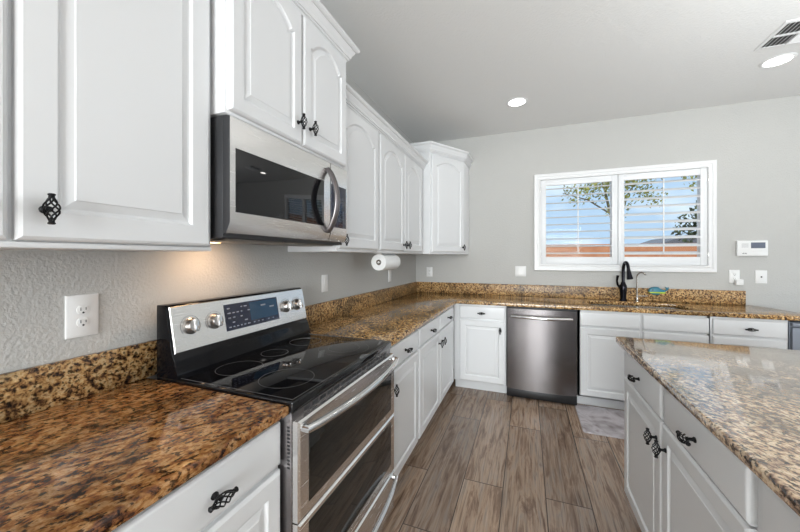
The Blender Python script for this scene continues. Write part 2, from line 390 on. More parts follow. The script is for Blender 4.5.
t = MB(); t.tube([(3.25, 9.3, -.15), (3.27, 9.3, 1.4), (3.22, 9.3, 2.3), (3.1, 9.32, 2.9)], [.055, .045, .035, .025], 8)
br = [((3.22, 9.3, 2.3), (3.6, 9.4, 2.9), (3.9, 9.4, 3.4)), ((3.2, 9.3, 2.4), (2.7, 9.2, 2.75), (2.15, 9.2, 2.95)), ((3.1, 9.3, 2.9), (3.0, 9.3, 3.3), (2.9, 9.3, 3.7)), ((3.25, 9.3, 2.1), (3.45, 9.3, 2.4), (3.55, 9.3, 2.8))]
for b_ in br: t.tube(b_, [.022, .016, .008], 6)
t.build('trunk', BARK, tr)
t = MB()
for c, r_, n_k in (((3.0, 9.3, 3.1), .45, 420), ((2.45, 9.2, 2.95), .35, 160), ((3.6, 9.3, 3.1), .5, 420), ((2.8, 9.4, 3.6), .55, 300), ((3.9, 9.4, 3.5), .5, 300), ((4.05, 9.3, 2.75), .28, 120), ((3.35, 9.3, 2.5), .3, 90), ((5.0, 9.4, 3.15), .4, 160)): leaf_blob(t, c, r_, n_k, .045, rnd)
t.build('foliage', LEAFM, tr)
tr = thing('background_tree', 'darker bushy tree beyond the block wall at the right of the window', 'tree', (8.6, 18.5, -.15))
MB().tube([(8.6, 18.5, -.15), (8.6, 18.5, 2.2)], [.12, .08], 8).build('trunk', BARK, tr)
t = MB()
for c, r_, n_k in (((8.4, 18.5, 2.6), .9, 330), ((9.3, 18.5, 2.9), .9, 330), ((8.9, 18.6, 3.4), .7, 200)): leaf_blob(t, c, r_, n_k, .13, rnd)
t.build('foliage', LEAFD, tr)
hs_ = thing('neighbor_house', 'low house with grey pitched roof peeking over the block wall', 'house', (9.6, 25, -.15))
bx('house_wall', STUCCO, (7.7, 12.2, 22.5, 27.5, -.15, 1.75), hs_)
MB().prism([(7.3, 1.75), (12.6, 1.75), (9.4, 2.55)], lambda a, b: (a, 22.2, b), lambda a, b: (a, 27.8, b)).build('roof', ROOFM, hs_)

# ------------------------------------------------------------------ cabinet parts
def fx(xp): return lambda u, v, w: (xp + w, u, v)              # left run: u = y, outward +x
def fy(yp): return lambda u, v, w: (u, yp - w, v)              # far run: u = x, outward -y
def fi(xp): return lambda u, v, w: (xp - w, u, v)              # island: u = y, outward -x
def door_loops(F, u0, u1, v0, v1, rise=0.0, stile=.058):
    K = 25
    def loop(i, w_, arch):
        P = [(u0 + i, v0 + i), (u1 - i, v0 + i)]
        ss = sorted(set([1 - 2 * k / (K - 1) for k in range(K)] + [.86, .8601, -.86, -.8601]), reverse=True)
        for s_ in ss:
            u = (u0 + u1) / 2 + s_ * ((u1 - u0) / 2 - i); a = abs(s_)
            dr = 0
            if arch and rise: dr = rise * (.86 * (a / .86) ** 2 if a <= .86 else 1.0)
            P.append((u, v1 - i - dr))
        return [F(u, v, w_) for u, v in P]
    return [loop(0, .0, 0), loop(0, .012, 0), loop(.003, .016, 0), loop(.009, .020, 0), loop(stile - .004, .020, 1), loop(stile - .001, .0175, 1), loop(stile + .003, .0120, 1), loop(stile + .008, .0112, 1),
            loop(stile + .027, .0165, 1), loop(stile + .029, .0185, 1)]
def make_door(F, u0, u1, v0, v1, parent, rise=0.0, stile=.058, name='door'):
    return MB().rings(door_loops(F, u0, u1, v0, v1, rise, stile)).build(name, WHITE, parent, ang=11)
def make_drawer(F, u0, u1, v0, v1, parent, name='drawer'):
    lp = []
    for i, w_ in ((0, 0), (0, .013), (.003, .017), (.008, .0195), (.012, .020)):
        lp.append([F(u0 + i, v0 + i, w_), F(u1 - i, v0 + i, w_), F(u1 - i, v1 - i, w_), F(u0 + i, v1 - i, w_)])
    return MB().rings(lp).build(name, WHITE, parent, ang=30)
# bird-cage handle: local z along the cage, local x outward
def cage_mesh():
    m = MB(); ln = .031; off = .030
    for s_ in range(6):
        pts = []
        for k in range(13):
            t = k / 12; z = -ln * .82 + 2 * ln * .82 * t; r = .0026 + .0105 * math.sin(PI * t) ** 1.15; a = 2 * PI * s_ / 6 + PI * 1.15 * t
            pts.append((off + r * math.cos(a), r * math.sin(a), z))
        m.tube(pts, .0018, 6)
    for sg in (-1, 1):
        m.lathe([(.0035, ln * .74), (.0055, ln * .80), (.0048, ln * .88), (.0062, ln * .93), (.0066, ln * 1.0), (.0045, ln * 1.05)], (off, 0, 0), (0, 0, sg), 12)
    m.lathe([(.0085, 0), (.0085, .003), (.0055, .006), (.0045, .016), (.0055, off - .011), (.006, off - .007), (.002, off - .005)], (0, 0, 0), (1, 0, 0), 14)
    o = m.build('handle', IRON); me = o.data; bpy.data.objects.remove(o); return me
CAGE = cage_mesh()
DIRS = {'x': 0.0, 'y': -PI / 2, 'i': PI}
def handle(parent, loc, facing, horiz=False, ang=None):
    o = bpy.data.objects.new('handle', CAGE); COL.objects.link(o); o.parent = parent
    rz = DIRS[facing] if ang is None else ang
    R = Matrix.Rotation(rz, 4, 'Z') @ (Matrix.Rotation(PI / 2, 4, 'X') if horiz else Matrix.Identity(4))
    o.matrix_local = Matrix.Translation(Vector(loc) - wloc(parent)) @ R
    if horiz: o.scale = (1, 1, 1.15)
    return o
def crown(path, prof, name, parent):
    path = [Vector((*p, 0)) for p in path]; n = len(path); mit = []
    for i in range(n):
        ns = []
        for a, b in ((i - 1, i), (i, i + 1)):
            if a >= 0 and b < n:
                d_ = (path[b] - path[a]).normalized(); ns.append(Vector((d_.y, -d_.x, 0)))
        mit.append(ns[0] if len(ns) == 1 else (ns[0] + ns[1]) / (1 + ns[0].dot(ns[1])))
    loops = [[tuple(path[i] + mit[i] * o_ + Vector((0, 0, z_))) for o_, z_ in prof] for i in range(n)]
    return MB().rings(loops).build(name, WHITE, parent, ang=14)
def crown_prof(z0, h, p): return [(-.004, z0), (.009, z0), (.011, z0 + .10 * h), (.019, z0 + .13 * h), (.019, z0 + .23 * h), (.025, z0 + .25 * h), (.46 * p, z0 + .42 * h), (.60 * p, z0 + .56 * h), (.68 * p, z0 + .68 * h), (.70 * p, z0 + .74 * h), (.80 * p, z0 + .75 * h), (.90 * p, z0 + .79 * h), (p, z0 + .86 * h), (p, z0 + h), (-.004, z0 + h)]

# ---- upper cabinets on the left wall
ZU = 1.383
UF = .33
c = thing('upper_cabinet', 'white upper cabinet nearest the camera, left of the microwave, black cage knob', 'cabinet', (0, .34, ZU))
b = MB().box(0.001, UF, -.10, .797, ZU - .008, 2.30, .002); b.box(0.01, UF + .006, -.10, .797, ZU - .012, ZU + .002, .003); b.build('body', WHITE, c)
dr = make_door(fx(UF), -.085, .334, ZU + .004, 2.285, c, .055, .066)
handle(dr, (UF + .020, .284, 1.453), 'x')
dr = make_door(fx(UF), 0.344, .782, ZU + .004, 2.285, c, .055, .066)
handle(dr, (UF + .020, .384, 1.453), 'x')
crown([(UF, -.10), (UF, .797)], crown_prof(2.285, .085, .06), 'crown_molding', c)

MF = .385                                                       # deeper cabinet over the microwave
c = thing('upper_cabinet', 'white two-door cabinet mounted above the microwave, its crown highest on this wall', 'cabinet', (0, 1.185, 1.825))
MB().box(0.001, MF, .803, 1.565, 1.828, 2.44, .002).build('body', WHITE, c)
dr = make_door(fx(MF), .812, 1.181, 1.838, 2.405, c, .06, .055); handle(dr, (MF + .02, 1.150, 1.922), 'x')
dr = make_door(fx(MF), 1.191, 1.556, 1.838, 2.405, c, .06, .055); handle(dr, (MF + .02, 1.232, 1.922), 'x')
crown([(0.001, .803), (MF, .803), (MF, 1.565), (0.001, 1.565)], crown_prof(2.41, .085, .062), 'crown_molding', c)

c = thing('upper_cabinet', 'white single-door upper cabinet just right of the microwave', 'cabinet', (0, 1.84, ZU))
MB().box(0.001, UF, 1.568, 2.105, ZU, 2.285, .002).build('body', WHITE, c)
dr = make_door(fx(UF), 1.576, 2.092, ZU + .018, 2.222, c, .075, .062); handle(dr, (UF + .02, 1.598, 1.448), 'x')
crown([(UF, 1.568), (UF, 2.105)], crown_prof(2.228, .082, .055), 'crown_molding', c)
c = thing('upper_cabinet', 'white two-door upper cabinet above the paper towel roll', 'cabinet', (0, 2.65, ZU))
MB().box(0.001, UF, 2.107, 3.198, ZU, 2.285, .002).build('body', WHITE, c)
dr = make_door(fx(UF), 2.120, 2.610, ZU + .018, 2.222, c, .075, .062); handle(dr, (UF + .02, 2.575, 1.452), 'x')
dr = make_door(fx(UF), 2.622, 3.105, ZU + .018, 2.222, c, .075, .062); handle(dr, (UF + .02, 2.660, 1.452), 'x')
crown([(UF, 2.107), (UF, 3.198)], crown_prof(2.228, .082, .055), 'crown_molding', c)

# ---- angled corner cabinet
c = thing('corner_cabinet', 'tall white angled upper cabinet in the corner of the two walls', 'cabinet', (.3, 3.7, ZU))
A, B = Vector((.40, 3.2)), Vector((.665, 3.64))
poly = [(0.001, 3.2), tuple(A), tuple(B), (.665, YW - .001), (0.001, YW - .001)]
MB().prism(poly, lambda a, b: (a, b, ZU), lambda a, b: (a, b, 2.45)).build('body', WHITE, c)
dv = (B - A); ln_ = dv.length; dv.normalize(); nv = Vector((dv.y, -dv.x))
Fd = lambda u, v, w_: (A.x + dv.x * u + nv.x * w_, A.y + dv.y * u + nv.y * w_, v)
dr = make_door(Fd, .018, ln_ - .018, ZU + .020, 2.388, c, .05, .06)
hp = Fd(ln_ - .05, 1.455, .02); handle(dr, hp, 'x', ang=math.atan2(nv.y, nv.x))
crown([(0.001, 3.2), tuple(A), tuple(B), (.665, YW - .001)], crown_prof(2.405, .092, .052), 'crown_molding', c)

# ---- base cabinets
BF, TZ = .61, .10
DZ0, DZ1, PZ0, PZ1 = .738, .862, .112, .722
def base_body(dims_main, dims_toe, parent):
    b = MB().box(*dims_main, .002); b.box(*dims_toe); return b.build('body', WHITE, parent)
def left_cab(y0, y1, label, drawers, doors):
    c = thing('base_cabinet', label, 'cabinet', (.3, (y0 + y1) / 2, 0))
    base_body((0.001, BF, y0, y1, TZ, .879), (0.001, .535, y0, y1, 0.0, TZ), c)
    for a, b_ in drawers:
        dr = make_drawer(fx(BF), a, b_, DZ0, DZ1, c); handle(dr, (BF + .02, (a + b_) / 2, (DZ0 + DZ1) / 2 - .003), 'x', True)
    for a, b_, k in doors:
        dr = make_door(fx(BF), a, b_, PZ0, PZ1, c)
        handle(dr, (BF + .02, a + .042 if k < 0 else b_ - .042, .638), 'x')
    return c
left_cab(-.30, .318, 'white base cabinet under the near counter, out at the left edge', [(-.28, .300)], [(-.28, .300, 1)])
left_cab(.320, .797, 'white base cabinet under the near granite counter, left of the range', [(.336, .789)], [(.336, .789, -1)])
left_cab(1.568, 2.128, 'white base cabinet with one drawer and door right of the range', [(1.600, 2.112)], [(1.600, 2.112, -1)])
left_cab(2.130, 3.34, 'white base cabinet with paired doors and two drawers near the inner corner', [(2.146, 2.700), (2.722, 3.262)], [(2.146, 2.700, 1), (2.722, 3.262, -1)])
FF = YW - .61
def far_cab(x0, x1, label, drawers, doors, knob=True, xb=None):
    c = thing('base_cabinet', label, 'cabinet', ((x0 + x1) / 2, YW - .3, 0))
    if xb == 'sink':
        b = MB(); b.box(x0, x0 + .02, FF, YW - .001, TZ, .879); b.box(x1 - .02, x1, FF, YW - .001, TZ, .879); b.box(x0, x1, FF, FF + .02, TZ, .879); b.box(x0, x1, FF, YW - .001, TZ, TZ + .02)
        b.box(x0, x1, FF + .075, YW - .001, 0, TZ); b.build('body', WHITE, c)
    else: base_body((x0, x1, FF, YW - .001, TZ, .879), (x0, x1, FF + .075, YW - .001, 0.0, TZ), c)
    for a, b_ in drawers:
        dr = make_drawer(fy(FF), a, b_, DZ0, DZ1, c, 'drawer' if knob else 'false_front')
        if knob: handle(dr, ((a + b_) / 2, FF - .02, (DZ0 + DZ1) / 2 - .003), 'y', True)
    for a, b_, k in doors:
        dr = make_door(fy(FF), a, b_, PZ0, PZ1, c); handle(dr, (a + .042 if k < 0 else b_ - .042, FF - .02, .638), 'y')
    return c
far_cab(.612, 1.121, 'white base cabinet between the inner corner and the dishwasher', [(.672, 1.110)], [(.672, 1.110, 1)])
far_cab(1.739, 2.678, 'white sink base cabinet right of the dishwasher, plain false drawer fronts', [(1.753, 2.204), (2.226, 2.668)], [(1.753, 2.204, 1), (2.226, 2.668, -1)], False, 'sink')
far_cab(2.680, 3.140, 'white base cabinet with drawer at the right end of the sink counter', [(2.690, 3.130)], [(2.690, 3.130, -1)])

# ------------------------------------------------------------------ countertops
CZ0, CZ1 = .880, .914
def slab(polys, z0, z1, name, m, parent, bev=.009):
    b = bmesh.new()
    for pl in polys: b.faces.new([b.verts.new((x, y, z1)) for x, y in pl])
    bmesh.ops.remove_doubles(b, verts=b.verts, dist=1e-5)
    bmesh.ops.recalc_face_normals(b, faces=b.faces)
    for f_ in b.faces:
        if f_.normal.z < 0: f_.normal_flip()
    r = bmesh.ops.extrude_face_region(b, geom=b.faces[:])
    bmesh.ops.translate(b, verts=[v for v in r['geom'] if isinstance(v, bmesh.types.BMVert)], vec=(0, 0, z0 - z1))
    bmesh.ops.recalc_face_normals(b, faces=b.faces)
    sh_ = [e for e in b.edges if len(e.link_faces) == 2 and e.calc_face_angle(0) > .6 and abs(e.verts[0].co.z - e.verts[1].co.z) < 1e-4]
    bmesh.ops.bevel(b, geom=sh_, offset=bev, segments=3, affect='EDGES', profile=.5)
    m_ = MB(); m_.merge(b); return m_.build(name, m, parent, ang=40)
c = thing('countertop', 'brown granite counter nearest the camera, left of the range', 'countertop', (.3, .3, CZ0))
slab([[(0.001, -.30), (.648, -.30), (.648, .797), (0.001, .797)]], CZ0, CZ1, 'slab', GR_NEAR, c)
MB().box(0.001, .021, -.30, .835, CZ1, 1.042, .003).build('backsplash', GR_NEARB, c)
FE = YW - .648
KX0, KX1, KY0, KY1 = 1.86, 2.62, 3.435, 3.80
c = thing('countertop', 'golden granite L-shaped counter wrapping the corner to the sink', 'countertop', (.3, 3.6, CZ0))
mid = 2.24
end = [(3.12, FE), (3.22, FE + .012), (3.285, FE + .06), (3.312, FE + .17), (3.300, 3.65), (3.27, 3.80), (3.235, YW - .06), (3.215, YW - .001)]
slab([[(0.001, 1.567), (.648, 1.567), (.648, FE), (mid, FE), (mid, KY0), (KX0 + .05, KY0), (KX0 + .012, KY0 + .012), (KX0, KY0 + .05), (KX0, KY1 - .05), (KX0 + .012, KY1 - .012), (KX0 + .05, KY1), (mid, KY1), (mid, YW - .001), (0.001, YW - .001)],
      [(mid, FE)] + end + [(mid, YW - .001), (mid, KY1), (KX1 - .05, KY1), (KX1 - .012, KY1 - .012), (KX1, KY1 - .05), (KX1, KY0 + .05), (KX1 - .012, KY0 + .012), (KX1 - .05, KY0), (mid, KY0)]],
     CZ0, CZ1, 'slab', GR_FAR, c)
b = MB(); b.box(0.001, .021, 1.567, YW - .022, CZ1, 1.042, .003); b.box(0.001, 3.178, YW - .021, YW - .001, CZ1, 1.042, .003); b.build('backsplash', GR_FARB, c)

# ---- sink
s_ = thing('sink', 'undermount stainless steel sink set in the granite below the window', 'sink', (2.24, 3.62, .70))
b = MB()
def rr(x0, x1, y0, y1, r, z, n=5):
    P = []
    for cx, cy, a0 in ((x1 - r, y0 + r, -PI / 2), (x1 - r, y1 - r, 0), (x0 + r, y1 - r, PI / 2), (x0 + r, y0 + r, PI)):
        for k in range(n): a = a0 + PI / 2 * k / (n - 1); P.append((cx + r * math.cos(a), cy + r * math.sin(a), z))
    return P
b.rings([rr(KX0 - .02, KX1 + .02, KY0 - .015, KY1 + .02, .06, .879), rr(KX0 + .004, KX1 - .004, KY0 + .004, KY1 - .004, .05, .879), rr(KX0 + .008, KX1 - .008, KY0 + .008, KY1 - .008, .05, .72), rr(KX0 + .04, KX1 - .04, KY0 + .04, KY1 - .04, .05, .70)])
bmesh.ops.delete(b.bm, geom=[f_ for f_ in b.bm.faces if len(f_.verts) > 4 and f_.calc_center_median().z > .85], context='FACES')
b.build('basin', NICKEL, s_)
MB().lathe([(.045, 0), (.045, .003), (.03, .002), (.0, .001)], (2.24, 3.63, .7005), (0, 0, 1)).build('drain', CHROME, s_)

# ---- faucets
f_ = thing('faucet', 'dark bronze gooseneck pull-down kitchen faucet behind the sink', 'faucet', (2.205, 3.868, CZ1 + .0005))
fx0, fy0, fz0 = 2.205, 3.868, CZ1 + .0005
b = MB(); b.lathe([(.034, 0), (.034, .008), (.027, .016), (.027, .05), (.030, .10), (.033, .13), (.030, .155), (.021, .175), (.018, .19)], (fx0, fy0, fz0), (0, 0, 1)); b.build('base', BRONZE, f_)
pts = [(fx0, fy0, fz0 + .18), (fx0, fy0, 1.215)]
for k in range(1, 11):
    a = PI * k / 10 * .94; pts.append((fx0 + .010 * (1 - math.cos(a)), fy0 - .050 * (1 - math.cos(a)), 1.215 + .085 * math.sin(a)))
MB().tube(pts, .0145, 12).build('neck', BRONZE, f_)
p0 = Vector(pts[-1]); MB().lathe([(.015, -.005), (.018, .02), (.021, .05), (.026, .08), (.027, .094), (.020, .097)], p0, (.10, -.14, -1)).build('spray_head', BRONZE, f_)
MB().tube([(fx0 - .024, fy0, fz0 + .13), (fx0 - .048, fy0 - .003, fz0 + .16), (fx0 - .056, fy0 - .01, fz0 + .20), (fx0 - .050, fy0 - .02, fz0 + .255)], [.012, .011, .010, .013], 10).build('lever', BRONZE, f_)
f_ = thing('filter_faucet', 'slim brushed nickel filtered water tap right of the dark faucet', 'faucet', (2.318, 3.86, CZ1 + .0005))
MB().lathe([(.016, 0), (.016, .005), (.010, .012), (.010, .04), (.007, .05)], (2.318, 3.86, CZ1 + .0005), (0, 0, 1)).build('base', NICKEL, f_)
pts = [(2.318, 3.86, CZ1 + .04), (2.318, 3.86, 1.16)]
for k in range(1, 11):
    a = PI * .85 * k / 10; pts.append((2.318 + .030 * (1 - math.cos(a)), 3.86 - .03 * (1 - math.cos(a)), 1.16 + .042 * math.sin(a)))
MB().tube(pts, .0075, 10).build('spout', NICKEL, f_)
MB().tube([(2.321, 3.858, CZ1 + .055), (2.400, 3.84, CZ1 + .060)], [.006, .005], 8).build('lever', NICKEL, f_)

# ---- whale sponge holder stuck to the backsplash
wh = thing('sponge_holder', 'teal whale-shaped sponge holder on the backsplash behind the sink', 'sponge holder', (2.50, YW - .022, 1.0))
WXC, WZC = 2.505, 1.018
out_ = []
for k in range(40):
    a = 2 * PI * k / 40; x = .062 * math.cos(a); z = .042 * math.sin(a) * (1.0 if math.sin(a) > 0 else .85)
    if math.cos(a) > .35: z *= .62; x *= 1.12
    out_.append((WXC - .015 + x, WZC + z))
b = MB(); b.prism(out_, lambda a, c_: (a, YW - .022, c_), lambda a, c_: (a, YW - .072, c_), .006)
b.build('body', TEAL, wh)
b = MB(); b.prism([(WXC + .035, WZC + .004), (WXC + .068, WZC + .018), (WXC + .060, WZC + .045), (WXC + .074, WZC + .034), (WXC + .088, WZC + .042), (WXC + .082, WZC + .014), (WXC + .045, WZC - .012)], lambda a, c_: (a, YW - .035, c_), lambda a, c_: (a, YW - .058, c_), .003)
b.build('tail', TEAL, wh)
MB().box(WXC - .074, WXC + .055, YW - .0745, YW - .0225, WZC - .020, WZC - .006, .003).build('stripe', LIME, wh)
MB().lathe([(.006, 0), (.006, .003), (.0, .004)], (WXC - .048, YW - .072, WZC + .012), (0, -1, 0), 12).build('eye', BLACKP, wh)

# ------------------------------------------------------------------ island
IX, IY = 1.767, 2.130
c = thing('countertop', 'speckled granite island top reflecting the window slats', 'countertop', (2.3, .9, CZ0))
slab([[(IX, -.35), (2.92, -.35), (2.92, IY), (IX, IY)]], CZ0, CZ1, 'slab', GR_ISL, c, .008)
IF = IX + .042
c = thing('island_cabinet', 'white kitchen island cabinet with black cage handles under the speckled top', 'cabinet', (2.3, .9, 0))
base_body((IF, 2.88, -.31, IY - .036, TZ, .879), (IF + .075, 2.82, -.25, IY - .036, 0, TZ), c)
for a, b_ in ((1.550, 2.060), (1.012, 1.520), (.30, .965), (-.29, .285)):
    dr = make_drawer(fi(IF), a, b_, DZ0 - .012, DZ1, c); handle(dr, (IF - .02, (a + b_) / 2, .793), 'i', True)
for a, b_, k in ((1.545, 2.060, -1), (1.012, 1.535, 1), (.30, .965, 1), (-.29, .285, -1)):
    dr = make_door(fi(IF), a, b_, PZ0, PZ1 - .004, c); handle(dr, (IF - .02, a + .042 if k < 0 else b_ - .042, .636), 'i')

# ------------------------------------------------------------------ range
RY0, RY1 = .801, 1.563
r = thing('range', 'stainless double-oven electric range with black glass cooktop', 'stove', (.35, 1.18, 0))
b = MB(); b.box(.058, .655, RY0, RY1, .08, .895, .002); b.box(.08, .60, RY0 + .02, RY1 - .02, 0, .08); b.build('body', STEELV, r)
ct = MB(); ct.box(.058, .662, RY0 - .002, RY1 + .002, .885, .922, .006, 3); ct = ct.build('cooktop', BLACKG, r)
# pale trim line near the cooktop rim
e = MB(); zt = .9222
for q in ((.145, .650, RY0 + .012, RY0 + .0145), (.145, .650, RY1 - .0145, RY1 - .012), (.6475, .650, RY0 + .012, RY1 - .012)): e.box(q[0], q[1], q[2], q[3], .9215, zt)
e.build('edge_line', RING, ct)
def ring(cx, cy, ro, w_=.0015):
    b_ = bmesh.new(); n = 56; R = []
    for rr_, z in ((ro, .9215), (ro, zt), (ro - w_, zt), (ro - w_, .9215)): R.append([b_.verts.new((cx + rr_ * math.cos(2 * PI * k / n), cy + rr_ * math.sin(2 * PI * k / n), z)) for k in range(n)])
    for i in range(3):
        for k in range(n): b_.faces.new((R[i][k], R[i][(k + 1) % n], R[i + 1][(k + 1) % n], R[i + 1][k]))
    bmesh.ops.recalc_face_normals(b_, faces=b_.faces)
    return b_
for cx, cy, ro in ((.268, .975, .085), (.250, 1.185, .058), (.255, 1.40, .078), (.500, 1.365, .118), (.510, .955, .095)):
    m_ = MB(); m_.merge(ring(cx, cy, ro)); 
    if ro > .1: m_.merge(ring(cx, cy, ro * .62))
    m_.build('burner_ring', RING, ct)
# backguard
def ring_strip(R_):
    b_ = bmesh.new(); V = [[b_.verts.new(p_) for p_ in r_] for r_ in R_]; m2 = len(V)
    for i_ in range(m2):
        for k_ in range(len(V[0]) - 1): b_.faces.new((V[i_][k_], V[i_][k_ + 1], V[(i_ + 1) % m2][k_ + 1], V[(i_ + 1) % m2][k_]))
    b_.faces.new([V[i_][0] for i_ in range(m2)]); b_.faces.new([V[i_][-1] for i_ in range(m2)])
    bmesh.ops.recalc_face_normals(b_, faces=b_.faces)
    return b_
bgp = [(.055, .90), (.055, 1.178), (.098, 1.178), (.106, 1.172), (.138, 1.004), (.150, .985), (.165, .935), (.165, .915), (.10, .90)]
bgd = MB().prism(bgp, lambda a, c_: (a, RY0, c_), lambda a, c_: (a, RY1, c_), .003).build('backguard', BGB, r)
def bgF(y, s, w_):                                              # s: 0 bottom .. 1 top along the sloped face, w outward
    p0_, p1_ = Vector((.1395, 1.006)), Vector((.1075, 1.172)); d_ = (p1_ - p0_).normalized(); n_v = Vector((d_.y, -d_.x))
    p = p0_ + (p1_ - p0_) * s + n_v * w_; return (p.x, y, p.y)
def bg_panel(y0, y1, s0, s1, w0, w1, name, m, parent, ins=.0):
    lp = [[bgF(y0 + i, s0 + i * 6, w_), bgF(y1 - i, s0 + i * 6, w_), bgF(y1 - i, s1 - i * 6, w_), bgF(y0 + i, s1 - i * 6, w_)] for i, w_ in ((0, w0), (0, w1 - ins), (ins, w1))]
    return MB().rings(lp).build(name, m, parent)
pn = bg_panel(RY0 + .006, RY1 - .004, 0.0, 1.0, .0, .006, 'control_panel', STEEL, bgd, .003)
bg_panel(1.030, 1.342, .20, .86, .0065, .0080, 'display', DISP, bgd, .0)
m_ = MB()
def strip(mb, y0, y1, s0, s1, w0=.0081, w1=.0084): mb.rings([[bgF(y0, s0, w_), bgF(y1, s0, w_), bgF(y1, s1, w_), bgF(y0, s1, w_)] for w_ in (w0, w1)])
strip(m_, 1.163, 1.336, .34, .82); m_.build('clock_window', DISPB, bgd)
rd = random.Random(5)
def mark(y0, y1, s0, s1, w0=.0081, w1=.0086):
    m_ = MB(); strip(m_, y0, y1, s0, s1, w0, w1); m_.build('display_marking', PRINT, bgd)
for row, ss in enumerate((.74, .62, .50, .38, .27)):
    y = 1.042
    while y < 1.150:
        l_ = rd.uniform(.008, .016)
        if rd.random() < .8: mark(y, y + l_, ss, ss + .028)
        y += l_ + .010
for yy in (1.175, 1.20, 1.225, 1.265, 1.295): mark(yy, yy + .010, .27, .295)
mark(1.230, 1.260, .68, .72, .0085, .0089); mark(1.285, 1.315, .60, .64, .0085, .0089)
n_out = Vector((.166, 0, .032)).normalized()
for ky in (.877, .978, 1.402, 1.489):
    o_ = Vector(bgF(ky, .52, .006))
    kb = MB(); kb.lathe([(.031, 0), (.031, .004), (.026, .007), (.0245, .022), (.022, .026), (.0, .027)], o_, n_out, 28); kb = kb.build('knob', KNOBM, bgd)
    g = MB(); g.box(-.008, .008, -.0085, .0085, -.0235, .0235, .003)
    M_ = Matrix.Translation(o_ + n_out * .028) @ n_out.to_track_quat('X', 'Z').to_matrix().to_4x4()
    bmesh.ops.transform(g.bm, matrix=M_, verts=g.bm.verts); g.build('grip', CHROME, kb)
    tk = MB(); R_ = []
    for rr_, dn in ((.0395, .0), (.0395, .0006), (.0385, .0006), (.0385, .0)):
        R_.append([bgF(ky + rr_ * math.sin(a), .52 + rr_ * math.cos(a) / .169, .006 + dn) for a in [-2.2 + 4.4 * q / 24 for q in range(25)]])
    tk.merge(ring_strip(R_))
    tk.build('dial_scale', DARKPR, kb)
# oven doors
def oven_door(z0, z1, wz0, wz1, name):
    d_ = MB().rings([[(.656, RY0 + .004, z0), (.656, RY1 - .004, z0), (.656, RY1 - .004, z1), (.656, RY0 + .004, z1)],
                    [(.674, RY0 + .004, z0), (.674, RY1 - .004, z0), (.674, RY1 - .004, z1), (.674, RY0 + .004, z1)],
                    [(.680, RY0 + .010, z0 + .006), (.680, RY1 - .010, z0 + .006), (.680, RY1 - .010, z1 - .006), (.680, RY0 + .010, z1 - .006)]]).build(name, STEEL, r)
    MB().rings([[(x_, RY0 + .052 + i, wz0 + i), (x_, RY1 - .052 - i, wz0 + i), (x_, RY1 - .052 - i, wz1 - i), (x_, RY0 + .052 + i, wz1 - i)] for x_, i in ((.679, 0), (.6815, 0), (.6822, .003))]).build('oven_window', OVENG, d_)
    return d_
def bow_handle(z, y0, y1, x0, bow, parent, rad=.012):
    pts = []; n = 22
    for k in range(n + 1):
        t = k / n; pts.append((x0 + .018 + bow * math.sin(PI * t) ** .8, y0 + (y1 - y0) * t, z))
    pts = [(x0 - .004, y0 + .002, z)] + pts + [(x0 - .004, y1 - .002, z)]
    return MB().tube(pts, rad, 14).build('handle', CHROME, parent)
du = oven_door(.560, .862, .598, .806, 'oven_door')
bow_handle(.838, RY0 + .022, RY1 - .022, .680, .038, du, .0135)
v_ = MB()
for k in range(15):
    y = RY0 + .06 + k * .044; v_.box(.655, .6565, y, y + .030, .868, .880)
v_.build('vent_slots', BLACKS, r)
dl = oven_door(.275, .555, .325, .535, 'oven_door')
wd = MB().rings([[(x_, RY0 + .004 + i, .085 + i), (x_, RY1 - .004 - i, .085 + i), (x_, RY1 - .004 - i, .268 - i), (x_, RY0 + .004 + i, .268 - i)] for x_, i in ((.656, 0), (.674, 0), (.680, .006))]).build('warming_drawer', STEEL, r)
bow_handle(.245, RY0 + .022, RY1 - .022, .680, .038, wd, .0125)
sv = MB()
for k in range(12): sv.box(.6402, .6498, RY0 - .0008, RY0 + .001, .72 + k * .011, .7255 + k * .011)
sv.build('side_vents', BLACKS, r)

# ------------------------------------------------------------------ microwave
MX = .402; MZ0, MZ1 = 1.428, 1.822
mw = thing('microwave', 'stainless over-the-range microwave mounted above the cooktop', 'microwave', (.2, 1.18, MZ0))
b = MB(); b.box(0.002, .372, RY0 + .006, RY1 - .002, MZ0 - .012, MZ1, .003); b.build('body', BLACKS, mw)
# door / control face with a chamfered lower chin
def mwface(y0, y1, name, m):
    return MB().rings([[(.373, y0, MZ0), (.373, y1, MZ0), (.373, y1, MZ1 - .002), (.373, y0, MZ1 - .002)], [(.388, y0, MZ0 + .004), (.388, y1, MZ0 + .004), (.388, y1, MZ1 - .002), (.388, y0, MZ1 - .002)],
                       [(MX, y0 + .002, MZ0 + .040), (MX, y1 - .002, MZ0 + .040), (MX, y1 - .002, MZ1 - .006), (MX, y0 + .002, MZ1 - .006)]]).build(name, [m, BLACKS], mw)
dm = mwface(RY0 + .006, 1.400, 'door', STEEL)
for p_ in dm.data.polygons:
    if abs(p_.normal.y) > .6: p_.material_index = 1
MB().rings([[(x_, .832 + i, 1.502 + i), (x_, 1.345 - i, 1.502 + i), (x_, 1.345 - i, 1.716 - i), (x_, .832 + i, 1.716 - i)] for x_, i in ((MX - .001, 0), (MX + .0012, 0), (MX + .0018, .002))]).build('window', BLACKG, dm)
pts = []
for k in range(21):
    t = k / 20; pts.append((MX + .006 + .052 * math.sin(PI * t) ** .75, 1.372, 1.478 + (1.776 - 1.478) * t))
hb = MB(); hb.tube([(MX - .002, 1.372, 1.480)] + pts + [(MX - .002, 1.372, 1.774)], .0125, 12)
for v in hb.bm.verts: v.co.y = 1.372 + (v.co.y - 1.372) * 1.35
hb.build('handle', HANDM, dm)
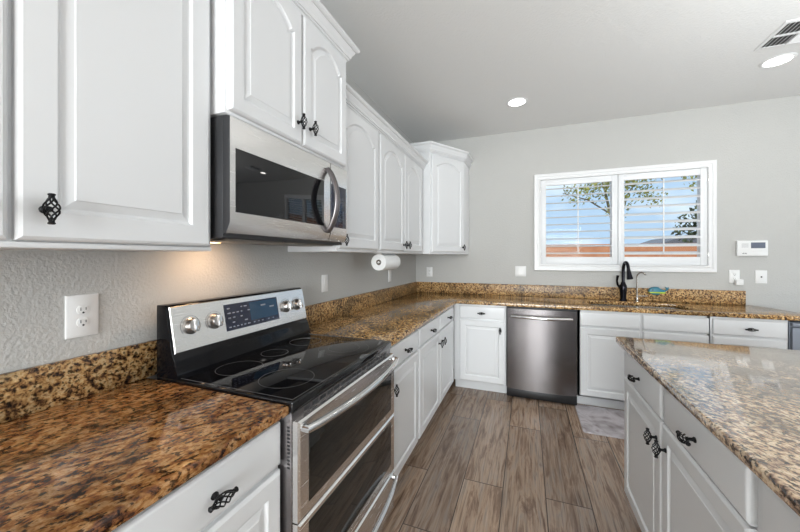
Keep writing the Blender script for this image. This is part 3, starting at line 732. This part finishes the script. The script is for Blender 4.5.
dp = mwface(1.402, RY1 - .002, 'control_face', STEEL)
MB().rings([[(x_, 1.408 + i, 1.502 + i), (x_, 1.549 - i, 1.502 + i), (x_, 1.549 - i, 1.716 - i), (x_, 1.408 + i, 1.716 - i)] for x_, i in ((MX - .001, 0), (MX + .0012, 0), (MX + .0018, .002))]).build('control_panel', DISP, dp)
m_ = MB()
for j in range(6):
    for i in range(3): m_.box(MX + .0018, MX + .0021, 1.428 + i * .038, 1.448 + i * .038, 1.52 + j * .024, 1.526 + j * .024)
m_.build('keypad', KEYM, dp)
m_ = MB(); m_.box(.14, .34, .86, 1.14, MZ0 - .018, MZ0 - .011, .002); m_.box(.14, .34, 1.20, 1.52, MZ0 - .018, MZ0 - .011, .002); m_.build('grease_filter', UNDERM, mw)
m_ = MB(); m_.box(.085, .125, .965, 1.015, MZ0 - .0175, MZ0 - .0105, .002); m_.build('vent_lamp', WARME, mw)
add_light('hood_lamp', 'SPOT', (.20, 1.02, MZ0 - .035), (0, math.radians(38), 0), 3.0, (1, .66, .42), spot_size=math.radians(150), spot_blend=.9, shadow_soft_size=.03)

# ------------------------------------------------------------------ dishwasher
dw = thing('dishwasher', 'stainless steel dishwasher with bowed bar handle under the counter', 'dishwasher', (1.43, YW - .3, 0))
b = MB(); b.box(1.126, 1.734, FF - .002, YW - .05, .10, .878, .002); b.box(1.13, 1.73, FF + .04, YW - .05, 0, .10); b.build('body', BLACKS, dw)
b = MB(); n = 16; sec = [(1.132, FF - .003)]
for k in range(n + 1):
    t = k / n; sec.append((1.132 + .596 * t, FF - .020 - .026 * (1 - (2 * t - 1) ** 2)))
sec.append((1.728, FF - .003))
b.prism(sec, lambda a, c_: (a, c_, .098), lambda a, c_: (a, c_, .862)); dd = b.build('door', STEELV, dw, ang=50)
pts = [(1.175, FF - .020, .790)]
for k in range(21):
    t = k / 20; pts.append((1.175 + .51 * t, FF - .056 - .034 * math.sin(PI * t), .790))
pts.append((1.685, FF - .020, .790))
hb = MB().tube(pts, .012, 12)
for v in hb.bm.verts: v.co.z = .790 + (v.co.z - .790) * 1.25
hb.build('handle', CHROME, dd)
bx('kick_plate', BLACKP, (1.128, 1.732, FF - .004, FF + .038, .012, .094), dw, .002)

# ---- grey appliance at the far right end of the sink counter
ap = thing('undercounter_fridge', 'cool grey steel undercounter appliance cut off at the right edge', 'appliance', (3.45, YW - .3, 0))
bx('body', GREYST, (3.146, 3.74, FF, YW - .03, .02, .866), ap, .004)
bx('door', GREYST, (3.150, 3.736, FF - .03, FF - .002, .05, .828), ap, .006)
bx('top_strip', GREYST, (3.150, 3.736, FF - .030, FF - .002, .834, .862), ap, .004)

# ------------------------------------------------------------------ wall plates
def slots(mb, F, u, v):
    mb.prism([(u - .0075, v + .004), (u - .0055, v + .004), (u - .0055, v - .006), (u - .0075, v - .006)][::1], lambda a, c_: F(a, c_, .0085), lambda a, c_: F(a, c_, .0089))
    mb.prism([(u + .0055, v + .003), (u + .0075, v + .003), (u + .0075, v - .005), (u + .0055, v - .005)], lambda a, c_: F(a, c_, .0085), lambda a, c_: F(a, c_, .0089))
    mb.prism([(u + .003 * math.cos(t * PI / 4), v - .0125 + .003 * math.sin(t * PI / 4)) for t in range(8)], lambda a, c_: F(a, c_, .0085), lambda a, c_: F(a, c_, .0089))
def plate(F, u, v, w_, h_, parent):
    lp = [[F(u - w_ / 2 + i, v - h_ / 2 + i, d_), F(u + w_ / 2 - i, v - h_ / 2 + i, d_), F(u + w_ / 2 - i, v + h_ / 2 - i, d_), F(u - w_ / 2 + i, v + h_ / 2 - i, d_)] for d_, i in ((.0005, 0), (.004, 0), (.0065, .004))]
    return MB().rings(lp).build('cover_plate', PLASTIC, parent)
def outlet(F, u, v, w_, h_, label):
    o = thing('wall_outlet', label, 'outlet', F(u, v, 0)); plate(F, u, v, w_, h_, o)
    for s in (-1, 1):
        cv = v + s * .0195
        P = [(u + .0165 * math.cos(2 * PI * k / 24), cv + max(-.0125, min(.0125, .0165 * math.sin(2 * PI * k / 24)))) for k in range(24)]
        rc = MB().prism(P, lambda a, c_: F(a, c_, .0063), lambda a, c_: F(a, c_, .0084), .0006).build('receptacle', PLASTIC, o)
        m_ = MB(); slots(m_, F, u, cv + .003); m_.build('slots', BLACKP, rc)
    return o
def switch(F, u, v, w_, h_, label):
    o = thing('light_switch', label, 'switch', F(u, v, 0)); plate(F, u, v, w_, h_, o)
    MB().rings([[F(u - .016, v - .032, a), F(u + .016, v - .032, a), F(u + .016, v + .032, b_), F(u - .016, v + .032, b_)] for a, b_ in ((.006, .006), (.0075, .010))]).build('rocker', PLASTIC, o)
    return o
outlet(fx(0), .612, 1.168, .083, .132, 'white duplex outlet on the left wall above the near counter')
switch(fx(0), 1.950, 1.170, .075, .118, 'white switch plate on the left wall just right of the range')
switch(fx(0), 3.110, 1.160, .075, .118, 'white switch plate on the left wall below the paper towel roll')
outlet(fy(YW), .178, 1.168, .075, .118, 'white outlet on the far wall under the corner cabinet')
switch(fy(YW), 1.243, 1.190, .115, .118, 'white double switch plate on the far wall left of the window')
po = outlet(fy(YW), 3.104, 1.172, .075, .122, 'white outlet right of the window with a plug-in adapter')
ad = MB().box(3.098, 3.150, YW - .05, YW - .0092, 1.095, 1.148, .005).build('plug_adapter', PLASTIC)
tag(ad, 'small white plug-in adapter in the outlet right of the window', 'adapter')
jk = thing('wall_jack', 'white jack plate on the far wall below the thermostat', 'wall jack', (3.292, YW, 1.17)); plate(fy(YW), 3.292, 1.172, .080, .118, jk)
MB().box(3.286, 3.297, YW - .009, YW - .0062, 1.165, 1.178, .001).build('socket', BLACKS, jk)
th = thing('thermostat', 'white keypad thermostat with grey screen on the far wall', 'thermostat', (3.23, YW, 1.36))
MB().box(3.112, 3.326, YW - .032, YW - .001, 1.362, 1.502, .006, 3).build('body', PLASTIC, th)
MB().box(3.207, 3.306, YW - .0335, YW - .0318, 1.432, 1.484, .001).build('screen', LCD, th)
m_ = MB()
for k in range(5): m_.box(3.142, 3.19, YW - .0328, YW - .0318, 1.440 + k * .008, 1.443 + k * .008)
m_.build('speaker_slots', PLGREY, th)
m_ = MB()
for k in range(7): m_.box(3.146 + k * .005, 3.149 + k * .005, YW - .0328, YW - .0318, 1.380, 1.386 + (k % 3) * .003)
m_.build('printed_mark', DARKPR, th)
m_ = MB()
for k in range(2): m_.box(3.22 + k * .045, 3.25 + k * .045, YW - .0335, YW - .0318, 1.398, 1.412, .001)
m_.build('buttons', PLASTIC, th)

# ------------------------------------------------------------------ paper towels
PX, PZ = .262, 1.312
hd = thing('towel_holder', 'white paper towel holder mounted under the upper cabinet', 'towel holder', (PX, 2.42, ZU))
m_ = MB(); m_.box(PX - .03, PX + .03, 2.262, 2.598, ZU - .005, ZU - .0005, .001); m_.build('mount_plate', PLASTIC, hd)
m_ = MB(); m_.box(PX - .012, PX + .012, 2.584, 2.592, PZ - .012, ZU - .005, .001); m_.build('arm', PLASTIC, hd)
MB().tube([(PX, 2.585, PZ), (PX, 2.268, PZ)], .008, 10).build('rod', PLASTIC, hd)
m_ = MB(); n = 40; R = []
for rr_, y in ((.062, 2.275), (.0625, 2.279), (.0625, 2.571), (.062, 2.575), (.021, 2.575), (.021, 2.275)): R.append([(PX + rr_ * math.cos(2 * PI * k / n), y, PZ + rr_ * math.sin(2 * PI * k / n)) for k in range(n)])
m_.merge(ring_open(R)); pr = thing('paper_towel_roll', 'white paper towel roll hanging under the cabinet right of the microwave', 'paper towels', (PX, 2.42, PZ))
m_.build('paper', PAPER, pr)
R = [[(PX + rr_ * math.cos(2 * PI * k / 24), y, PZ + rr_ * math.sin(2 * PI * k / 24)) for k in range(24)] for rr_, y in ((.0205, 2.2735), (.0205, 2.5765), (.0185, 2.5765), (.0185, 2.2735))]
m_ = MB(); m_.merge(ring_open(R)); m_.build('core_tube', CARD, pr)

# ------------------------------------------------------------------ floor mat
m_ = MB(); m_.rings([rr(1.715 + i, 2.62 - i, 2.880 + i, 3.400 - i, .02, z) for i, z in ((0, .0005), (0, .006), (.004, .010))])
tag(m_.build('floor_mat', MATM, loc=(2.16, 3.14, 0)), 'grey stone-print kitchen mat on the wood floor before the sink', 'mat')

# ------------------------------------------------------------------ ceiling lights and vent
def ceiling_light(x, y, label, energy):
    o = thing('ceiling_light', label, 'ceiling light', (x, y, H), 'recessed ceiling lights')
    R = [[(x + rr_ * math.cos(2 * PI * k / 36), y + rr_ * math.sin(2 * PI * k / 36), z) for k in range(36)] for rr_, z in ((.094, H - .0005), (.092, H - .004), (.080, H - .008), (.072, H - .004), (.072, H - .0005))]
    m_ = MB(); m_.merge(ring_open(R)); m_.build('trim_ring', TRIMW, o)
    MB().lathe([(.0715, 0), (.0715, .003), (.0, .0035)], (x, y, H - .0005), (0, 0, -1), 36).build('diffuser', LAMPE, o)
    add_light('ceiling_light_glow', 'AREA', (x, y, H - .012), (0, 0, 0), energy, (1, .96, .90), shape='DISK', size=.14)
ceiling_light(1.224, 3.215, 'recessed ceiling light above the dishwasher, farther from the vent', .7)
ceiling_light(3.005, 3.212, 'recessed ceiling light beside the air vent', .7)
vt = thing('ceiling_vent', 'white louvered air vent in the ceiling at the upper right', 'vent', (2.96, 2.84, H))
vx0, vx1, vy0, vy1 = 2.765, 3.17, 2.69, 2.995
m_ = MB(); m_.merge(ring_open([[(vx0 + i, vy0 + i, z), (vx1 - i, vy0 + i, z), (vx1 - i, vy1 - i, z), (vx0 + i, vy1 - i, z)] for i, z in ((0, H - .0005), (.003, H - .006), (.022, H - .008), (.024, H - .0005))])); m_.build('frame', TRIMW, vt)
bx('backing', BLACKS, (vx0 + .02, vx1 - .02, vy0 + .02, vy1 - .02, H - .002, H - .0006), vt)
m_ = MB()
for k in range(5):
    x = vx0 + .030 + k * .024; m_.prism([(x, -.012), (x + .003, -.012), (x + .015, -.002), (x + .012, -.002)], lambda a, c_: (a, vy0 + .022, H + c_), lambda a, c_: (a, vy1 - .022, H + c_))
m_.box(vx0 + .148, vx0 + .156, vy0 + .02, vy1 - .02, H - .011, H - .002); m_.box(vx0 + .022, vx0 + .15, 2.838, 2.850, H - .011, H - .002)
for k in range(15):
    y = vy0 + .026 + k * .017; m_.prism([(y, -.002), (y + .003, -.002), (y + .013, -.012), (y + .010, -.012)], lambda a, c_: (vx0 + .156, a, H + c_), lambda a, c_: (vx1 - .022, a, H + c_))
m_.build('slats', TRIMW, vt)
